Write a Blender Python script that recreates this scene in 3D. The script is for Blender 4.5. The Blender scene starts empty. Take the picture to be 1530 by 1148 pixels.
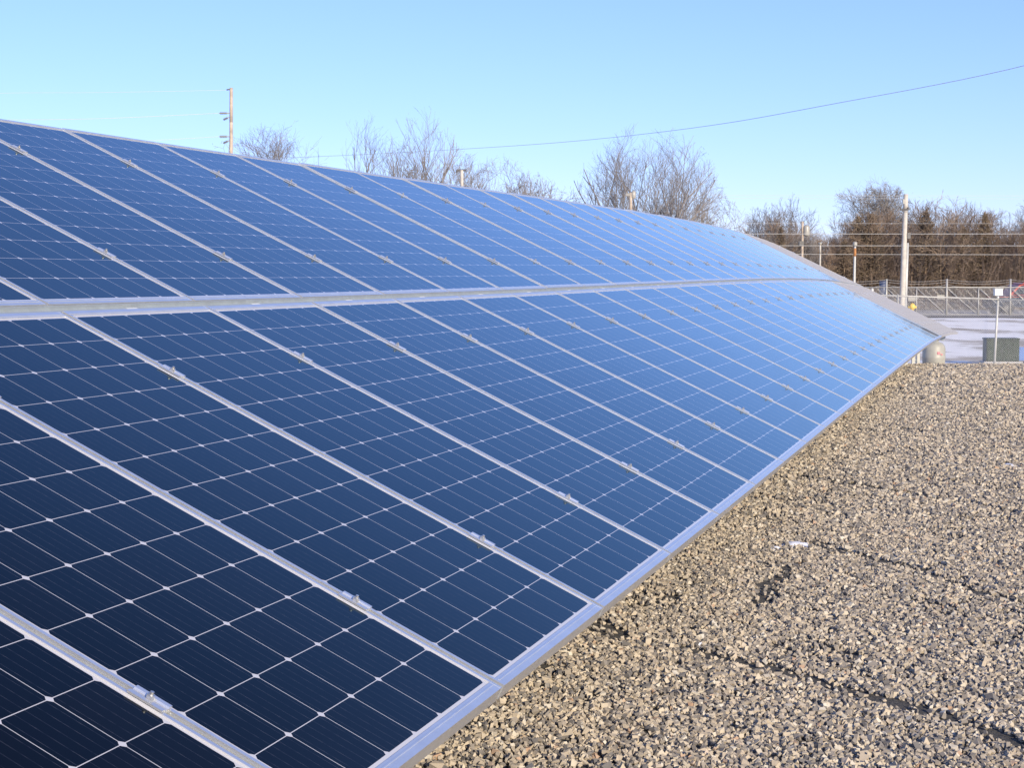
import bpy, math, random
import numpy as np
from mathutils import Vector, Matrix
sc = bpy.context.scene
R = math.radians
CZ = 1.45                        # height of the eye above the gravel pad
# ---------------------------------------------------------------- camera
cam = bpy.data.cameras.new("camera"); camo = bpy.data.objects.new("camera", cam)
sc.collection.objects.link(camo); sc.camera = camo
cam.sensor_width = 36.0; cam.lens = 36.0 * 2503.0 / 1530.0
cam.clip_start = 0.05; cam.clip_end = 3000
camo.location = (0, 0, CZ)
PITCH = math.atan(144.0 / 2503.0)
camo.rotation_euler = (R(90) - PITCH, 0, 0)
cam.dof.use_dof = False
# ---------------------------------------------------------------- sky and sun
SUN_AZ, SUN_EL = 152.0, 19.0
w = bpy.data.worlds.new("World"); sc.world = w; w.use_nodes = True
nt = w.node_tree
for n in list(nt.nodes): nt.nodes.remove(n)
sky = nt.nodes.new("ShaderNodeTexSky"); sky.sky_type = 'NISHITA'; sky.sun_disc = False
sky.sun_elevation = R(SUN_EL); sky.sun_rotation = R(SUN_AZ)
sky.air_density = 1.0; sky.dust_density = 0.0; sky.ozone_density = 6.0; sky.altitude = 200
bg = nt.nodes.new("ShaderNodeBackground"); bg.inputs[1].default_value = 0.15
wo = nt.nodes.new("ShaderNodeOutputWorld")
gm = nt.nodes.new("ShaderNodeGamma"); gm.inputs[1].default_value = 0.80
tm_ = nt.nodes.new("ShaderNodeMix"); tm_.data_type = 'RGBA'; tm_.blend_type = 'MULTIPLY'; tm_.inputs[0].default_value = 1.0; tm_.inputs[7].default_value = (0.95, 0.89, 1.19, 1)
nt.links.new(sky.outputs[0], gm.inputs[0]); nt.links.new(gm.outputs[0], tm_.inputs[6]); nt.links.new(tm_.outputs[2], bg.inputs[0]); nt.links.new(bg.outputs[0], wo.inputs[0])
sl = bpy.data.lights.new("sun", 'SUN'); sl.energy = 3.8; sl.angle = R(0.5); sl.color = (1.0, 0.87, 0.66)
so = bpy.data.objects.new("sun", sl); sc.collection.objects.link(so)
sd = Vector((math.sin(R(SUN_AZ)) * math.cos(R(SUN_EL)), math.cos(R(SUN_AZ)) * math.cos(R(SUN_EL)), math.sin(R(SUN_EL))))
so.rotation_euler = sd.to_track_quat('Z', 'Y').to_euler()
sc.view_settings.view_transform = 'Standard'; sc.view_settings.look = 'None'
sc.view_settings.gamma = 1.0; sc.view_settings.exposure = 0.74
# ---------------------------------------------------------------- helpers
random.seed(7); rng = np.random.default_rng(7)
def tag(o, label=None, cat=None, group=None, kind=None):
    if label: o["label"] = label
    if cat: o["category"] = cat
    if group: o["group"] = group
    if kind: o["kind"] = kind
    return o
def link(o, parent=None):
    sc.collection.objects.link(o)
    if parent is not None: o.parent = parent
    return o
def empty(name, loc=(0, 0, 0), mat=None):
    o = bpy.data.objects.new(name, None); o.empty_display_size = 0.2
    if mat is not None: o.matrix_world = mat
    else: o.location = loc
    return link(o)
class MB:
    def __init__(s): s.v = []; s.f = []
    def poly(s, pts, faces):
        b = len(s.v); s.v += [tuple(p) for p in pts]; s.f += [tuple(b + i for i in f) for f in faces]
    def box(s, x0, x1, y0, y1, z0, z1):
        s.poly([(x0,y0,z0),(x1,y0,z0),(x1,y1,z0),(x0,y1,z0),(x0,y0,z1),(x1,y0,z1),(x1,y1,z1),(x0,y1,z1)],
               [(0,3,2,1),(4,5,6,7),(0,1,5,4),(1,2,6,5),(2,3,7,6),(3,0,4,7)])
    def tube(s, a, b, r0, r1=None, n=6, caps=True):
        a = Vector(a); b = Vector(b); r1 = r0 if r1 is None else r1
        d = (b - a)
        if d.length < 1e-6: return
        d.normalize(); u = d.orthogonal().normalized(); v = d.cross(u)
        P = []
        for c, r in ((a, r0), (b, r1)):
            for k in range(n):
                t = 2 * math.pi * k / n; P.append(c + u * (r * math.cos(t)) + v * (r * math.sin(t)))
        F = [(k, (k + 1) % n, n + (k + 1) % n, n + k) for k in range(n)]
        if caps: F += [tuple(range(n - 1, -1, -1)), tuple(range(n, 2 * n))]
        s.poly(P, F)
    def path(s, pts, r, n=6):
        for a, b in zip(pts[:-1], pts[1:]): s.tube(a, b, r, r, n, True)
    def lathe(s, prof, n=20, c=(0, 0, 0)):
        P = []
        for r, z in prof:
            for k in range(n):
                t = 2 * math.pi * k / n; P.append((c[0] + r * math.cos(t), c[1] + r * math.sin(t), c[2] + z))
        F = []
        for j in range(len(prof) - 1):
            for k in range(n):
                F.append((j*n + k, j*n + (k+1) % n, (j+1)*n + (k+1) % n, (j+1)*n + k))
        F.append(tuple(range(n - 1, -1, -1))); F.append(tuple((len(prof)-1)*n + k for k in range(n)))
        s.poly(P, F)
    def sweep(s, path, offs):
        """prism whose section (list of 2-d offsets) is swept along path = list of (origin, axis_a, axis_b)"""
        m = len(offs); P = []
        for o, a, b in path:
            for (p, q) in offs: P.append(o + a * p + b * q)
        F = []
        for j in range(len(path) - 1):
            for k in range(m):
                F.append((j*m + k, j*m + (k+1) % m, (j+1)*m + (k+1) % m, (j+1)*m + k))
        F.append(tuple(range(m - 1, -1, -1))); F.append(tuple((len(path)-1)*m + k for k in range(m)))
        s.poly(P, F)
    def mesh(s, name, mat):
        me = bpy.data.meshes.new(name); me.from_pydata([tuple(p) for p in s.v], [], s.f); me.update()
        if mat: me.materials.append(mat)
        return me
    def build(s, name, mat, parent=None, smooth=False):
        me = s.mesh(name, mat)
        if smooth: me.shade_smooth()
        return link(bpy.data.objects.new(name, me), parent)
def bevel(o, w=0.004, seg=2):
    m = o.modifiers.new("bevel", 'BEVEL'); m.width = w; m.segments = seg; m.limit_method = 'ANGLE'; return o
# ---------------------------------------------------------------- materials
class N:
    def __init__(s, name):
        s.m = bpy.data.materials.new(name); s.m.use_nodes = True; s.t = s.m.node_tree
        s.b = s.t.nodes["Principled BSDF"]
    def new(s, typ, **kw):
        n = s.t.nodes.new(typ)
        for k, v in kw.items(): setattr(n, k, v)
        return n
    def link(s, a, b): s.t.links.new(a, b)
    def math(s, op, a, b=None, c=None, clamp=False):
        n = s.new("ShaderNodeMath", operation=op); n.use_clamp = clamp
        for i, x in enumerate((a, b, c)):
            if x is None: continue
            if isinstance(x, (int, float)): n.inputs[i].default_value = x
            else: s.link(x, n.inputs[i])
        return n.outputs[0]
    def noise(s, scale, detail=4, rough=0.55, vec=None):
        n = s.new("ShaderNodeTexNoise"); n.inputs["Scale"].default_value = scale
        n.inputs["Detail"].default_value = detail; n.inputs["Roughness"].default_value = rough
        if vec is not None: s.link(vec, n.inputs["Vector"])
        return n
    def ramp(s, fac, stops):
        n = s.new("ShaderNodeValToRGB"); el = n.color_ramp.elements
        while len(el) < len(stops): el.new(0.5)
        for e, (p, c) in zip(el, stops): e.position = p; e.color = (*c, 1)
        s.link(fac, n.inputs[0]); return n.outputs[0]
    def mix(s, fac, a, b):
        n = s.new("ShaderNodeMix", data_type='RGBA')
        for i, x in ((0, fac), (6, a), (7, b)):
            if isinstance(x, (int, float)): n.inputs[i].default_value = x
            elif isinstance(x, tuple): n.inputs[i].default_value = (*x, 1)
            else: s.link(x, n.inputs[i])
        return n.outputs[2]
    def set(s, **kw):
        for k, v in kw.items():
            k = k.replace('_', ' ')
            if isinstance(v, tuple): v = (*v, 1)
            if isinstance(v, (int, float, tuple)): s.b.inputs[k].default_value = v
            else: s.link(v, s.b.inputs[k])
        return s
    def bump(s, h, strength=0.4, dist=0.02):
        n = s.new("ShaderNodeBump"); n.inputs["Strength"].default_value = strength; n.inputs["Distance"].default_value = dist
        s.link(h, n.inputs["Height"]); s.link(n.outputs[0], s.b.inputs["Normal"])
def simple(name, c1, c2=None, scale=8, rough=0.6, metal=0.0, bump=0.0, bdist=0.01):
    n = N(name); tc = n.new("ShaderNodeTexCoord")
    nz = n.noise(scale, 5, 0.6, tc.outputs["Object"])
    c2 = c2 or tuple(x * 0.75 for x in c1)
    n.set(Base_Color=n.ramp(nz.outputs[0], [(0.3, c2), (0.7, c1)]), Roughness=rough, Metallic=metal)
    if bump: n.bump(nz.outputs[0], bump, bdist)
    return n.m
M = {}
M['alu'] = simple("anodised_aluminium", (0.78, 0.78, 0.78), (0.70, 0.70, 0.70), 14, 0.30, 0.75, 0.05, 0.002)
M['alu_refl_painted'] = simple("aluminium_grey_reflection", (0.54, 0.51, 0.47), (0.46, 0.44, 0.41), 14, 0.6, 0.2)  # frame copy for the far panels, grey reflection put into its colour
M['galv'] = simple("galvanised_steel", (0.50, 0.54, 0.54), (0.42, 0.45, 0.455), 22, 0.42, 0.5)
M['bolt'] = simple("zinc_bolt", (0.75, 0.73, 0.68), (0.55, 0.53, 0.5), 60, 0.3, 0.85)
M['sticker'] = simple("white_label", (0.66, 0.66, 0.64), (0.6, 0.6, 0.58), 30, 0.5)
M['post'] = simple("zinc_coated_post", (0.50, 0.49, 0.46), (0.38, 0.38, 0.36), 10, 0.5, 0.2)
M['fence'] = simple("galvanised_fence_pipe", (0.46, 0.45, 0.42), (0.34, 0.33, 0.31), 9, 0.5, 0.25)
M['mesh'] = simple("galvanised_fence_wire", (0.72, 0.70, 0.67), (0.62, 0.61, 0.59), 4, 0.5, 0.1)
M['polewood'] = simple("weathered_pole_wood", (0.52, 0.43, 0.34), (0.30, 0.24, 0.19), 3, 0.85, 0, 0.3, 0.02)
M['polepale'] = simple("pale_grey_pole_wood", (0.52, 0.48, 0.42), (0.36, 0.33, 0.29), 3, 0.85, 0, 0.3, 0.02)
M['darksteel'] = simple("dark_weathered_fitting", (0.16, 0.15, 0.14), (0.08, 0.08, 0.08), 10, 0.6, 0.2)
M['insul'] = simple("pale_ceramic", (0.36, 0.34, 0.30), (0.28, 0.27, 0.24), 10, 0.35)
M['wire'] = simple("weathered_cable", (0.42, 0.42, 0.42), (0.35, 0.35, 0.35), 2, 0.6)
M['cream'] = simple("cream_tank_shell", (0.36, 0.345, 0.29), (0.26, 0.25, 0.215), 3, 0.5)
M['red'] = simple("red_vehicle_paint", (0.42, 0.04, 0.03), (0.32, 0.03, 0.025), 3, 0.35)
M['glassdark'] = simple("dark_window_glass", (0.03, 0.04, 0.06), (0.02, 0.03, 0.05), 3, 0.08)
M['tyre'] = simple("tyre_rubber", (0.03, 0.03, 0.03), (0.02, 0.02, 0.02), 20, 0.8)
M['rim'] = simple("wheel_rim_metal", (0.5, 0.5, 0.5), (0.4, 0.4, 0.4), 20, 0.35, 0.7)
M['green'] = simple("dark_green_cabinet_paint", (0.022, 0.04, 0.018), (0.015, 0.028, 0.013), 4, 0.45)
M['concrete'] = simple("pale_concrete", (0.46, 0.44, 0.41), (0.34, 0.33, 0.31), 5, 0.9, 0, 0.3, 0.01)
M['bluepaint'] = simple("dark_blue_paint", (0.04, 0.06, 0.13), (0.03, 0.045, 0.1), 4, 0.5)
M['brightblue'] = simple("bright_blue_plastic", (0.10, 0.22, 0.55), (0.08, 0.18, 0.48), 4, 0.5)
M['yellow'] = simple("yellow_paint", (0.75, 0.50, 0.06), (0.62, 0.40, 0.05), 6, 0.5)
M['rust'] = simple("rusty_orange_steel", (0.45, 0.20, 0.06), (0.28, 0.12, 0.05), 9, 0.8)
M['pinkmark'] = simple("faded_red_marking", (0.62, 0.22, 0.25), (0.5, 0.2, 0.2), 9, 0.7)
M['timber'] = simple("bleached_timber", (0.62, 0.55, 0.45), (0.42, 0.34, 0.26), 7, 0.8)
def bark(name, a, b):
    return simple(name, a, b, 0.6, 0.9)
M['bark_a'] = bark("grey_brown_bark", (0.25, 0.225, 0.21), (0.17, 0.155, 0.15))
M['bark_b'] = bark("warm_brown_bark", (0.30, 0.215, 0.15), (0.19, 0.135, 0.095))
M['bark_c'] = bark("dusky_brown_twigs", (0.32, 0.24, 0.175), (0.20, 0.145, 0.105))
M['needle'] = simple("rusty_winter_needles", (0.21, 0.155, 0.11), (0.13, 0.10, 0.07), 1.5, 0.95)

# photovoltaic sheet: local x 0..PW, y 0..PL (metres)
PW, PL = 0.991, 2.000
CPX, CPY = 0.1587, 0.1600
def cell_material(grey_refl=0.0):
    n = N("solar_cells_under_glass" if not grey_refl else "solar_cells_grey_reflection"); tc = n.new("ShaderNodeTexCoord")
    sp = n.new("ShaderNodeSeparateXYZ"); n.link(tc.outputs["Object"], sp.inputs[0])
    mx, my = (PW - 6 * CPX) / 2, (PL - 12 * CPY) / 2
    ax = n.math('DIVIDE', n.math('SUBTRACT', sp.outputs[0], mx), CPX)
    ay = n.math('DIVIDE', n.math('SUBTRACT', sp.outputs[1], my), CPY)
    dx = n.math('MULTIPLY', n.math('ABSOLUTE', n.math('SUBTRACT', n.math('FRACT', ax), 0.5)), CPX)   # distance from the cell's centre
    dy = n.math('MULTIPLY', n.math('ABSOLUTE', n.math('SUBTRACT', n.math('FRACT', ay), 0.5)), CPY)
    hx, hy = CPX / 2 - 0.0010, CPY / 2 - 0.0010
    inx = n.math('LESS_THAN', dx, hx); iny = n.math('LESS_THAN', dy, hy)
    ch = n.math('LESS_THAN', n.math('ADD', dx, dy), hx + hy - 0.0090)
    rx = n.math('MULTIPLY', n.math('GREATER_THAN', ax, 0.0), n.math('LESS_THAN', ax, 6.0))
    ry = n.math('MULTIPLY', n.math('GREATER_THAN', ay, 0.0), n.math('LESS_THAN', ay, 12.0))
    cell = n.math('MULTIPLY', n.math('MULTIPLY', inx, iny), n.math('MULTIPLY', ch, n.math('MULTIPLY', rx, ry)))
    # five thin busbars per cell, running up the slope
    bb = n.math('ABSOLUTE', n.math('SUBTRACT', n.math('FRACT', n.math('MULTIPLY', ax, 5.0)), 0.5))
    bus = n.math('LESS_THAN', bb, 0.017)
    mpn = n.new("ShaderNodeMapping"); mpn.inputs["Scale"].default_value = (31.5, 26.0, 1)
    n.link(tc.outputs["Object"], mpn.inputs[0])
    bn = n.noise(1.6, 2, 0.6, mpn.outputs[0])
    bus = n.math('MULTIPLY', bus, n.math('MULTIPLY_ADD', bn.outputs[0], 1.9, -0.45, clamp=True))
    # per-cell tone
    wn = n.new("ShaderNodeTexWhiteNoise", noise_dimensions='3D')
    cv = n.new("ShaderNodeCombineXYZ"); n.link(n.math('FLOOR', ax), cv.inputs[0]); n.link(n.math('FLOOR', ay), cv.inputs[1])
    oi = n.new("ShaderNodeObjectInfo"); n.link(n.math('MULTIPLY', oi.outputs["Random"], 91.0), cv.inputs[2])
    n.link(cv.outputs[0], wn.inputs[0])
    base = n.mix(wn.outputs[0], (0.0200, 0.0085, 0.0050), (0.0300, 0.0105, 0.0040))
    nz = n.noise(5, 3, 0.6, tc.outputs["Object"])
    base = n.mix(n.math('MULTIPLY', nz.outputs[0], 0.35), base, (0.018, 0.010, 0.009))
    base = n.mix(n.math('MULTIPLY', bus, 0.6), base, (0.26, 0.24, 0.23))
    dust = n.noise(1.3, 5, 0.65, tc.outputs["Object"])
    col = n.mix(cell, (0.55, 0.53, 0.52), base)
    # grime: a thin film, a little more along the lower frame
    edge = n.math('POWER', n.math('SUBTRACT', 1.0, n.math('DIVIDE', sp.outputs[1], PL), None, True), 14.0)
    gr = n.math('ADD', 0.006, n.math('MULTIPLY', edge, 0.10))
    col = n.mix(n.math('MULTIPLY', dust.outputs[0], gr), col, (0.45, 0.42, 0.38))
    if grey_refl:
        col = n.mix(grey_refl, col, (0.74, 0.69, 0.62))  # grey grazing reflection of the wood mixed into the surface colour
    und = n.noise(1.1, 1, 0.4, tc.outputs["Object"]); bp = n.new("ShaderNodeBump"); bp.inputs["Strength"].default_value = 1.0; bp.inputs["Distance"].default_value = 0.0016
    n.link(und.outputs[0], bp.inputs["Height"]); n.link(bp.outputs[0], n.b.inputs["Coat Normal"])
    # cells behind anti-reflective glass: a low, bluish mirror that grows toward grazing angles; grid and margins: white sheet under plain glass
    rough = n.math('MULTIPLY_ADD', dust.outputs[0], 0.06, 0.03 + grey_refl * 0.75)
    n.set(Base_Color=col, Metallic=n.math('MULTIPLY', n.math('MULTIPLY', cell, n.math('SUBTRACT', 1.0, n.math('MULTIPLY', bus, 0.45))), 0.98 if not grey_refl else 0.10), Roughness=n.math('ADD', rough, n.math('MULTIPLY', n.math('SUBTRACT', 1.0, cell), 0.3)),
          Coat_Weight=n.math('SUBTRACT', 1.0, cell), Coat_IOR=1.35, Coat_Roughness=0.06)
    n.b.inputs["Specular Tint"].default_value = (0.80, 0.97, 1.0, 1)
    n.b.inputs["Specular IOR Level"].default_value = 0.2
    n.link(bp.outputs[0], n.b.inputs["Normal"])
    return n.m
M['cells'] = cell_material(); M['cells_refl_painted'] = cell_material(0.62)
def gravel_ground():
    n = N("grey_brown_gravel"); tc = n.new("ShaderNodeTexCoord"); g = n.new("ShaderNodeNewGeometry")
    vo = n.new("ShaderNodeTexVoronoi"); vo.inputs["Scale"].default_value = 42; n.link(g.outputs["Position"], vo.inputs["Vector"])
    sepc = n.new("ShaderNodeSeparateColor"); n.link(vo.outputs["Color"], sepc.inputs[0])
    c = n.ramp(sepc.outputs[0], [(0.0, (0.10, 0.09, 0.08)), (0.35, (0.23, 0.205, 0.175)), (0.8, (0.34, 0.305, 0.255)), (1.0, (0.44, 0.40, 0.34))])
    c = n.mix(n.math('MULTIPLY', vo.outputs["Distance"], 1.0, clamp=True), c, (0.06, 0.055, 0.05))
    n.set(Base_Color=c, Roughness=0.95)
    h = n.math('SUBTRACT', 1.0, vo.outputs["Distance"])
    h = n.math('ADD', h, n.math('MULTIPLY', sepc.outputs[1], 0.9))
    n.bump(h, 1.0, 0.02)
    return n.m
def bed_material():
    n = N("shadow_dark_gravel_bed"); g = n.new("ShaderNodeNewGeometry")
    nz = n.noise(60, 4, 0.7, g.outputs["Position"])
    n.set(Base_Color=n.ramp(nz.outputs[0], [(0.3, (0.03, 0.028, 0.026)), (0.7, (0.11, 0.10, 0.085))]), Roughness=1.0)  # dark colour stands in for shadow in the lines left between stones
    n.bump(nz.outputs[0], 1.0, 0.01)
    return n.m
def stone_material():
    n = N("crushed_stone"); at = n.new("ShaderNodeAttribute", attribute_name="tint")
    tc = n.new("ShaderNodeNewGeometry"); nz = n.noise(160, 3, 0.6, tc.outputs["Position"])
    c = n.ramp(at.outputs["Fac"], [(0.0, (0.10, 0.095, 0.095)), (0.25, (0.235, 0.205, 0.17)), (0.5, (0.41, 0.34, 0.255)), (0.85, (0.54, 0.455, 0.335)), (0.98, (0.58, 0.53, 0.44)), (0.994, (0.42, 0.27, 0.17))])
    c = n.mix(n.math('MULTIPLY', nz.outputs[0], 0.35), c, (0.22, 0.20, 0.18))
    n.set(Base_Color=c, Roughness=0.92)
    return n.m
def snow_material():
    n = N("thin_snow_cover"); g = n.new("ShaderNodeNewGeometry")
    mp = n.new("ShaderNodeMapping"); mp.inputs["Scale"].default_value = (0.10, 0.035, 1); n.link(g.outputs["Position"], mp.inputs[0])
    nz = n.noise(1.6, 7, 0.62, mp.outputs[0])
    nb = n.noise(0.9, 5, 0.6, g.outputs["Position"])
    f = n.math('ADD', nz.outputs[0], n.math('MULTIPLY', nb.outputs[0], 0.25))
    c = n.ramp(f, [(0.50, (0.93, 0.89, 0.84)), (0.64, (0.88, 0.84, 0.78)), (0.70, (0.42, 0.36, 0.29)), (0.80, (0.28, 0.23, 0.17))])
    n.set(Base_Color=c, Roughness=0.8); n.bump(nb.outputs[0], 0.6, 0.12)
    return n.m
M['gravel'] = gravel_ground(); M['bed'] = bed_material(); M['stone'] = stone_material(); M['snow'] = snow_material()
M['road'] = simple("worn_grey_road", (0.24, 0.22, 0.205), (0.17, 0.155, 0.145), 0.5, 0.95, 0, 0.3, 0.02)
M['litter'] = simple("dead_leaf_litter", (0.17, 0.125, 0.08), (0.09, 0.07, 0.045), 0.4, 1.0, 0, 0.8, 0.2)
M['pilesnow'] = simple("old_snow", (0.82, 0.82, 0.85), (0.75, 0.75, 0.8), 20, 0.7, 0, 0.5, 0.01)
# ---------------------------------------------------------------- terrain
ZK = [(-60, -1.52), (0, -1.50), (5, -1.47), (10, -1.30), (15, -1.135), (20, -1.035), (23, -1.083), (25.5, -1.19), (27.6, -1.305),
      (30, -1.62), (35, -2.15), (42, -2.36), (50, -2.40), (1200, -2.40)]
def gz(x, y):
    """height of the ground relative to the eye"""
    z = np.interp(y, [k[0] for k in ZK], [k[1] for k in ZK])
    return z
def gh(x, y): return float(gz(x, y)) + CZ
def sheet(name, xs, ys, dz, mat, kind='structure', rough=0.0):
    ys = np.unique(np.concatenate([ys, [k[0] for k in ZK if ys[0] < k[0] < ys[-1]]])); X, Y = np.meshgrid(xs, ys); Z = gz(X, Y) + CZ + dz
    if rough: Z = Z + rough * (np.sin(X * 2.1 + 1.3 * np.sin(Y * 1.7)) + np.sin(Y * 2.9 + np.sin(X * 3.3)))
    V = np.stack([X.ravel(), Y.ravel(), Z.ravel()], 1)
    nx, ny = len(xs), len(ys); i = np.arange(nx * ny).reshape(ny, nx)
    F = np.stack([i[:-1, :-1].ravel(), i[:-1, 1:].ravel(), i[1:, 1:].ravel(), i[1:, :-1].ravel()], 1)
    me = bpy.data.meshes.new(name); me.from_pydata(V.tolist(), [], F.tolist()); me.shade_smooth(); me.materials.append(mat)
    return tag(link(bpy.data.objects.new(name, me)), kind=kind)
sheet("snow_field", np.concatenate([[-900, -300], np.linspace(-80, 80, 33), [300, 900]]), np.concatenate([np.linspace(28.3, 60, 35), np.linspace(65, 160, 20), [400, 1100]]), -0.05, M['snow'])
sheet("gravel_pad", np.linspace(-30, 30, 61), np.concatenate([np.linspace(-40, 0, 11), np.linspace(0.5, 28.2, 60)]), -0.012, M['gravel'])
sheet("road", np.linspace(-300, 300, 61), np.array([136., 150, 164, 178]), 0.03, M['road'])
sheet("wood_floor", np.linspace(-400, 400, 61), np.array([178.5, 200, 240, 300, 420]), 0.06, M['litter'])
# ---------------------------------------------------------------- array geometry (position and up-slope direction of every seam)
NODES = [(-0.6074,2.0010,-0.9481,-0.8624,0.2644,0.4317),(-0.3131,2.9672,-0.9485,-0.8630,0.2615,0.4323),(-0.0206,3.9339,-0.9465,-0.8635,0.2593,0.4327),
(0.2707,4.9010,-0.9426,-0.8638,0.2576,0.4330),(0.5612,5.8683,-0.9371,-0.8640,0.2564,0.4333),(0.8512,6.8357,-0.9301,-0.8641,0.2556,0.4336),
(1.1411,7.8032,-0.9220,-0.8641,0.2551,0.4339),(1.4311,8.7706,-0.9130,-0.8640,0.2548,0.4343),(1.7212,9.7380,-0.9032,-0.8638,0.2547,0.4346),
(2.0116,10.7053,-0.8929,-0.8636,0.2547,0.4350),(2.3024,11.6725,-0.8823,-0.8634,0.2548,0.4355),(2.5934,12.6396,-0.8714,-0.8631,0.2550,0.4360),
(2.8848,13.6066,-0.8604,-0.8627,0.2551,0.4366),(3.1764,14.5735,-0.8496,-0.8624,0.2553,0.4372),(3.4682,15.5404,-0.8390,-0.8620,0.2554,0.4379),
(3.7601,16.5072,-0.8287,-0.8615,0.2556,0.4387),(4.0519,17.4741,-0.8190,-0.8611,0.2557,0.4395),(4.3438,18.4410,-0.8099,-0.8607,0.2557,0.4403),
(4.6354,19.4079,-0.8017,-0.8602,0.2559,0.4411),(4.9270,20.3749,-0.7943,-0.8597,0.2560,0.4419),(5.2183,21.3419,-0.7881,-0.8593,0.2562,0.4427),
(5.5096,22.3090,-0.7831,-0.8588,0.2566,0.4434),(5.8007,23.2761,-0.7796,-0.8583,0.2571,0.4441),(6.0919,24.2432,-0.7777,-0.8578,0.2579,0.4446),
(6.3833,25.2103,-0.7777,-0.8572,0.2590,0.4450),(6.6753,26.1772,-0.7798,-0.8567,0.2605,0.4452),(6.9680,27.1438,-0.7842,-0.8561,0.2624,0.4452),
(7.2620,28.1100,-0.7912,-0.8555,0.2649,0.4450),(7.5578,29.0757,-0.8011,-0.8548,0.2681,0.4444),(7.8558,30.0406,-0.8143,-0.8540,0.2720,0.4435),
(8.1569,31.0046,-0.8311,-0.8532,0.2769,0.4421),(8.4618,31.9672,-0.8519,-0.8522,0.2827,0.4403),(8.7715,32.9282,-0.8771,-0.8511,0.2896,0.4379),
(9.0870,33.8872,-0.9072,-0.8498,0.2977,0.4350)]
S0 = -3
NODES = [tuple(2*a - b for a, b in zip(NODES[0], NODES[1]))] + NODES; S0 = -4     # mullion index of NODES[0] is -4
B = {}; U = {}
# list above starts at seam -3 (first entry) -- seam k sits at NODES[k - S0]
for k in range(len(NODES)):
    B[S0 + k] = Vector(NODES[k][:3]) + Vector((0, 0, CZ)); U[S0 + k] = Vector(NODES[k][3:]).normalized()
GAP = 0.053; C1, C2 = 0.21, 0.781
LO, HI, SPLIT = -4, 29, 22
def seam_frame(k):
    kk0, kk1 = max(k - 1, LO), min(k + 1, HI)
    X = (B[kk1] - B[kk0]).normalized(); Y = U[k]; Z = X.cross(Y).normalized(); Y = Z.cross(X).normalized()
    return B[k], X, Y, Z
def panel_matrix(i, row):
    X = (B[i+1] - B[i]).normalized(); Y = (U[i] + U[i+1]).normalized()
    Z = X.cross(Y).normalized(); Y = Z.cross(X).normalized()
    rd = random.Random(i * 7 + row)
    rot = Matrix.Rotation(R(rd.gauss(0, 0.022)), 3, X) @ Matrix.Rotation(R(rd.gauss(0, 0.022)), 3, Y)
    X, Y, Z = rot @ X, rot @ Y, rot @ Z
    o = B[i] + X * ((1.01 - PW) / 2) + Y * (row * (PL + GAP))
    return Matrix(((X.x, Y.x, Z.x, o.x), (X.y, Y.y, Z.y, o.y), (X.z, Y.z, Z.z, o.z), (0, 0, 0, 1)))
def frame_mesh():
    m = MB(); D = 0.040; t = 0.0; sx, sy = 0.0105, 0.030
    # long sides run the full length, end bars butt between them
    for x0, x1 in ((0, sx), (PW - sx, PW)):
        m.box(x0, x1, 0, PL, -0.003, t); 
    xo = 0.0016
    m.box(0, xo, 0, PL, -D, -0.003); m.box(PW - xo, PW, 0, PL, -D, -0.003)
    for y0, y1, w0, w1 in ((0, sy, 0, xo), (PL - sy, PL, PL - xo, PL)):
        m.box(sx, PW - sx, y0, y1, -0.003, t - 0.0006)
        m.box(xo, PW - xo, w0, w1, -D, -0.003)
        a, b = (sy * 0.62, sy * 0.74) if y0 == 0 else (PL - sy * 0.74, PL - sy * 0.62)
        m.box(sx + 0.004, PW - sx - 0.004, a, b, t - 0.0006, t + 0.0009)     # raised bead on the end lips
    return m.mesh("frame", M['alu'])
FM = frame_mesh(); FF = FM.copy(); FF.materials.clear(); FF.materials.append(M['alu_refl_painted'])
m = MB(); m.box(0.0017, PW - 0.0017, 0.0017, PL - 0.0017, -0.0075, -0.0032); CM = m.mesh("glass_sheet", M['cells']); CF = m.mesh("glass_sheet", M['cells_refl_painted'])
m = MB(); m.box(PW/2 - 0.06, PW/2 + 0.06, PL - 0.24, PL - 0.10, -0.032, -0.0077); JM = m.mesh("junction_box", M['darksteel'])
ORD = ["first","second","third","fourth","fifth","sixth","seventh","eighth","ninth","tenth","eleventh","twelfth","thirteenth","fourteenth","fifteenth",
       "sixteenth","seventeenth","eighteenth","nineteenth","twentieth","twenty-first","twenty-second","twenty-third","twenty-fourth","twenty-fifth",
       "twenty-sixth","twenty-seventh","twenty-eighth","twenty-ninth","thirtieth","thirty-first","thirty-second","thirty-third"]
pidx = 0
for row, start in ((0, -3), (1, -1)):
    for i in range(start, HI):
        o = empty("solar_panel", mat=panel_matrix(i, row))
        if row == 0: tone = "dark navy" if i < 2 else ("blue" if i < 13 else "pale sky-reflecting")
        else: tone = "dark blue" if i < 2 else ("blue" if i < 14 else "pale sky-reflecting")
        refl_painted = i >= (23 if row == 0 else 25)  # far panels whose grey reflection is painted into glass and frame
        if i < SPLIT:
            lab = "%s %s solar panel of the %s row, counted from the near end" % (ORD[i - start], tone, "lower" if row == 0 else "upper")
        else:
            lab = "%s solar panel past the far joint, %s row, %s" % (ORD[i - SPLIT], "lower" if row == 0 else "upper", "grey reflection painted on surface" if refl_painted else "pale reflecting surface")
        tag(o, lab, "solar panel", "solar panels mounted side by side on the long rack")
        link(bpy.data.objects.new("glass_sheet", CF if refl_painted else CM), o); link(bpy.data.objects.new("frame", FF if refl_painted else FM), o); link(bpy.data.objects.new("junction_box", JM), o)
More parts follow.
